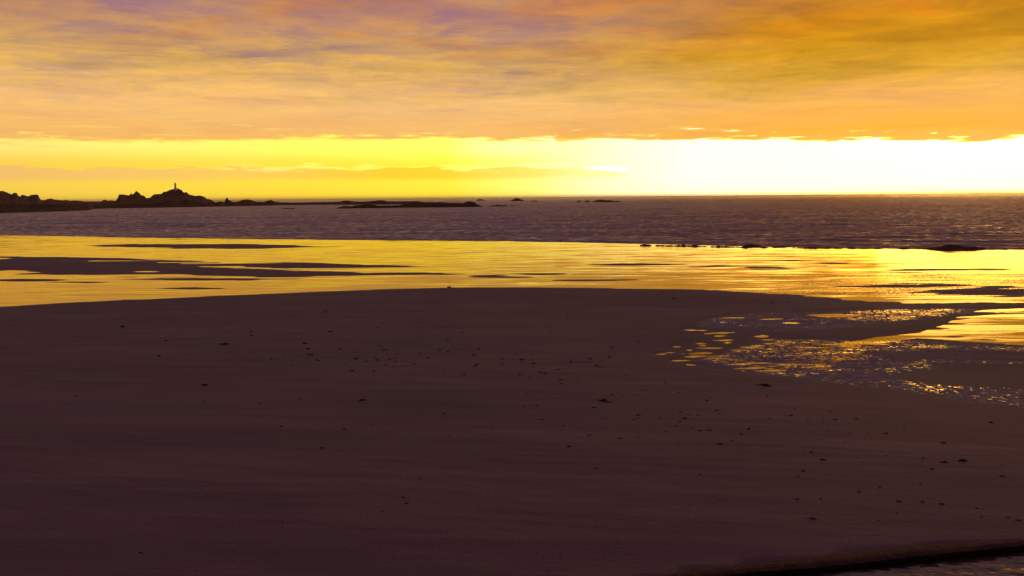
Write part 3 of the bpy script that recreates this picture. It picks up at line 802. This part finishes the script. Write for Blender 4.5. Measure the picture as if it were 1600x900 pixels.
# wet slipway surface below the kerb
nx_ = 260; ny_ = 150
xs = np.linspace(-6, 34, nx_)
fy = np.interp(xs, [p.x for p in front_pts], [p.y for p in front_pts]) + .1
fz = np.interp(xs, [p.x for p in front_pts], [p.z for p in front_pts]) - .18
V, XX = np.meshgrid(np.linspace(0, 1, ny_), xs, indexing='ij')
YY = fy[None, :] - V * (fy[None, :] - 4)
ZZ = fz[None, :] + V * .9 + (fbm(XX / .35, YY / .22, 3, 3) - .5) * .05 + (fbm(XX / 2, YY / 1.4, 2, 7) - .5) * .05
M_slip, nt, b = new_mat('wet_stone'); b.inputs['Roughness'].default_value = .16; b.inputs['IOR'].default_value = 1.6
g = nt.nodes.new('ShaderNodeNewGeometry'); sp = nt.nodes.new('ShaderNodeSeparateXYZ'); nt.links.new(g.outputs['Position'], sp.inputs[0])
x, y = X(nt, sp.outputs[0]), X(nt, sp.outputs[1])
n1 = noise(nt, comb(nt, x * .7 + y * .2, y * 1.5, 0.), 4., 5, .6, .3)
nt.links.new(ramp(nt, n1, [(.35, (.03, .018, .014)), (.65, (.10, .055, .04))]), b.inputs['Base Color'])
nc = noise(nt, comb(nt, x * .6 + y * .3, y * 1.5, 3.), 5., 4, .6, .3, color=True)
nt.links.new(tilt(nt, nc, .6, 1.2, .12), b.inputs['Normal'])
tag(link('slipway', grid_mesh('slipway', XX, YY, ZZ), M_slip), kind='structure')

# ------------------------------------------------------------------ seaweed scraps on the sand
M_weed, nt, b = new_mat('seaweed'); b.inputs['Roughness'].default_value = .7; b.inputs['Specular IOR Level'].default_value = .1
nn_ = noise(nt, nt.nodes.new('ShaderNodeTexCoord').outputs['Object'], 9., 3)
nt.links.new(ramp(nt, nn_, [(.3, (.008, .006, .006)), (.7, (.024, .016, .014))]), b.inputs['Base Color'])


def weed_mesh(seed, L=1.0, fronds=6, lumpy=.5):
    """a knot of holdfast with strap fronds trailing from it, unit length"""
    rnd = random.Random(seed); bm = bmesh.new()
    r_ = bmesh.ops.create_icosphere(bm, subdivisions=2, radius=1)
    for v in r_['verts']:
        n_ = mnoise.noise(v.co * 2.1 + Vector((seed * 3.1, 0, 0)))
        v.co = Vector((v.co.x * (.16 + .26 * lumpy), v.co.y * .2, max(v.co.z, -.2) * .09 * (1 + lumpy))) * (1 + .8 * n_)
    for k_ in range(fronds):
        a = rnd.choice((0, math.pi)) + rnd.gauss(0, .28); ln = rnd.uniform(.25, .55) * L; w_ = rnd.uniform(.025, .06)
        p = Vector((0, 0, .02)); prev = None; n = 9
        for q in range(n):
            s = q / (n - 1); a += rnd.gauss(0, .16)
            p = p + Vector((math.cos(a), math.sin(a), 0)) * ln / n
            zz_ = .02 + .05 * math.sin(s * math.pi * rnd.uniform(1, 2.2)) ** 2 * (1 - s * .5)
            sd_ = Vector((-math.sin(a), math.cos(a), rnd.uniform(-.3, .3))) * w_ * (1 - .6 * s)
            c_ = Vector((p.x, p.y, zz_)); lo = Vector((0, 0, -.018))
            cur = [bm.verts.new(c_ - sd_), bm.verts.new(c_ + sd_), bm.verts.new(c_ + sd_ + lo), bm.verts.new(c_ - sd_ + lo)]
            if prev:
                for e in range(4): bm.faces.new((prev[e], prev[(e + 1) % 4], cur[(e + 1) % 4], cur[e]))
            else: bm.faces.new(cur[::-1])
            prev = cur
        bm.faces.new(prev)
    me = bpy.data.meshes.new('seaweed'); bm.to_mesh(me); bm.free(); me.materials.append(M_weed)
    return me


meshes = [weed_mesh(s, 1.0, f, l) for s, f, l in ((1, 5, .5), (2, 7, .35), (3, 4, .7), (4, 8, .4), (5, 3, .25), (6, 6, .6))]
grid_pts = np.stack([Xg.ravel(), Yg.ravel()], 1)


def sand_z(x_, y_):
    return float(beach_z(np.array([x_]), np.array([y_]))[0]) + .05


def put_weed(px, py, wpx, kind, rot, label, group=None, name='seaweed_clump', flat=1.0):
    g_ = to_ground(px, py); sz = wpx * g_.y / F
    o = bpy.data.objects.new(name, meshes[kind]); COL.objects.link(o)
    o.location = (g_.x, g_.y, g_.z + (.045 if g_.y > 22 else .01)); o.scale = (sz * 1.05, sz * 1.0, sz * 1.2 * flat); o.rotation_euler = (0, 0, rot)
    tag(o, label, 'seaweed', group)
    return o


BIG = [(508, 488.5, 9, 0, 'dark seaweed clump near the far edge of the dry sand, left of centre'),
       (192, 511.5, 15, 4, 'thin dark seaweed strand high on the left sand near the wet edge'),
       (352, 539, 17, 1, 'long flat seaweed clump on the left sand, well below the wet edge'),
       (248, 557.5, 9, 2, 'small dark seaweed knot in the left quarter of the sand'),
       (320, 603, 11, 2, 'dark seaweed clump above a smaller scrap, left middle of the sand'),
       (318, 629.5, 9, 4, 'flat seaweed scrap just below the left middle clump'),
       (406, 632, 8, 1, 'short seaweed scrap right of the left middle pair'),
       (566, 627, 15, 3, 'long dark seaweed clump with a trailing tail, centre left sand'),
       (119, 620.5, 9, 4, 'pale-ringed seaweed scrap alone near the left border'),
       (503, 702, 12, 4, 'thin slanting seaweed strand alone below the centre left clump'),
       (636, 789, 9, 2, 'round dark seaweed lump topmost of the near cluster, lower middle left'),
       (597, 801, 6, 0, 'small seaweed knot between the near cluster lumps'),
       (581, 821, 7, 5, 'small seaweed tuft just above the blackest near clump'),
       (569, 831.5, 13, 3, 'blackest seaweed clump of the near cluster, bottom centre left'),
       (440, 827.5, 15, 1, 'flat wide seaweed clump left of the near cluster'),
       (220, 864, 7, 5, 'small curled seaweed scrap at the bottom left'),
       (815, 563, 11, 3, 'largest dark clump among the scattered scraps in the middle'),
       (812, 587, 9, 4, 'slanting strand with a trailing tail in the middle of the sand'),
       (922, 562, 7, 2, 'dark scrap just above the shadowed hollow in the sand'),
       (956, 544, 7, 0, 'dark knot left of the pool tip'),
       (928, 638.5, 8, 2, 'black seaweed lump below the long middle strand'),
       (944, 628, 26, 4, 'very long thin seaweed strand in the middle sand'),
       (1070, 655.5, 12, 3, 'dark seaweed clump below the left end of the tidal pool'),
       (889, 700, 9, 2, 'dark seaweed lump alone in the centre of the near sand'),
       (921, 682, 8, 1, 'thin flat scrap above the lone central lump'),
       (931, 734, 7, 2, 'small dark scrap below the lone central lump'),
       (1125, 696, 14, 4, 'twin seaweed strands end to end, right of centre'),
       (1267, 708.5, 9, 2, 'rounded dark seaweed lump, upper of a near pair on the right sand'),
       (1285, 720.5, 12, 5, 'fuzzy seaweed clump, lower of a near pair on the right sand'),
       (1504, 722, 19, 3, 'largest long dark seaweed clump near the right border'),
       (1476, 724.5, 14, 1, 'faint wide seaweed smear left of the largest right clump'),
       (1456, 735, 10, 5, 'dark curled scrap below and left of the largest right clump'),
       (1474, 694, 9, 2, 'dark scrap above the largest right clump'),
       (1442, 718.5, 9, 4, 'flat dark strand left of the right border clumps'),
       (1548, 662, 11, 3, 'dark clump under the lower rim of the tidal pool, far right'),
       (1471, 790.5, 14, 3, 'dark slanting clump in the lower right sand'),
       (1270, 813.5, 18, 4, 'long curved strand lying above the kerb'),
       (1207, 829.5, 12, 2, 'blackest lump above the kerb in the lower right'),
       (1214, 818.5, 7, 4, 'short slanting twig of weed just above the blackest lower right lump'),
       (1422, 828, 13, 5, 'ragged clump just above the kerb, bottom right'),
       (1540, 833, 10, 1, 'flat clump close above the right end of the kerb'),
       (1566, 746, 13, 4, 'thin flat strand near the right border, halfway to the kerb'),
       (1592, 816, 13, 4, 'faint strand touching the right border above the kerb'),
       (1094, 744, 5, 2, 'small dot of weed left of the lower right sand'),
       (1196, 604, 26, 4, 'long thin strand along the lower rim of the tidal pool'),
       (1120, 643, 8, 5, 'faint scrap right of the clump below the pool tip'),
       (1245, 782.5, 13, 4, 'thin flat strand in the lower right, left one of two'),
       (1282, 782.5, 7, 2, 'small dark scrap in the lower right, right one of two'),
       (702, 449.5, 8, 2, 'small dark lump breaking the far edge of the sandbank'),
       (1052, 467, 6, 2, 'dark lump near the far edge of the sandbank, right of centre'),
       (1208, 473, 6, 2, 'left one of two dark lumps on the sand before the bright channel'),
       (1233, 473, 5, 0, 'right one of two dark lumps on the sand before the bright channel'),
       (1426, 458.5, 5, 2, 'tiny black lump standing in the golden water on the right'),
       (886, 496, 5, 1, 'lone faint scrap high in the middle of the sandbank')]
for i, (px, py, wp, kd, lab) in enumerate(BIG):
    put_weed(px, py, wp * 1.05, kd, random.uniform(-.35, .35) + (math.pi if i % 2 else 0), lab)
# many tiny scraps nothing tells apart
cl = [(600, 560, 120, 40, 50), (850, 575, 150, 45, 60), (1150, 655, 170, 40, 50), (1330, 730, 170, 60, 40), (350, 590, 200, 70, 25), (1450, 800, 110, 35, 12), (950, 660, 200, 60, 25), (250, 530, 200, 25, 16), (700, 700, 300, 90, 12)]
cnt = 0
for cx, cy, sx_, sy_, n in cl:
    for q in range(n):
        px = random.gauss(cx, sx_ * .6); py = random.gauss(cy, sy_ * .55)
        lim = np.interp(px, [0, 700, 1000, 1060, 1200, 1400, 1600], [486, 456, 456, 580, 600, 625, 652])
        kl = np.interp(px, [900, 1040, 1600], [905, 890, 832])
        if not (4 < px < 1596 and lim < py < kl): continue
        put_weed(px, py, random.choice((3.2, 3.8, 4.4, 5, 6, 7.5, 9.5)), random.randrange(6), random.uniform(-.4, .4), 'tiny dark seaweed scrap, one of the many scattered over the dry sand', 'tiny seaweed scraps scattered over the sand', 'seaweed_scrap')
        cnt += 1

# ------------------------------------------------------------------ haze
HAZE = 2.8e-5
if HAZE:
    me = bpy.data.meshes.new('haze'); bm = bmesh.new(); r_ = bmesh.ops.create_cube(bm, size=1)
    for v in r_['verts']: v.co = Vector((v.co.x * 92000, v.co.y * 92000, 60 if v.co.z > 0 else -7))
    bm.to_mesh(me); bm.free()
    mh = bpy.data.materials.new('haze_air'); mh.use_nodes = True; nt = mh.node_tree; nt.nodes.clear()
    o_ = nt.nodes.new('ShaderNodeOutputMaterial'); pv = nt.nodes.new('ShaderNodeVolumePrincipled')
    pv.inputs['Density'].default_value = HAZE; pv.inputs['Color'].default_value = (.97, .68, .42, 1); pv.inputs['Anisotropy'].default_value = .82
    nt.links.new(pv.outputs[0], o_.inputs['Volume'])
    tag(link('haze', me, mh), 'thin warm sea haze', 'haze', kind='stuff')
scn.cycles.volume_bounces = 0
scn.cycles.max_bounces = 6
scn.cycles.sample_clamp_indirect = 6
print('scraps', cnt, 'objects', len(bpy.data.objects))
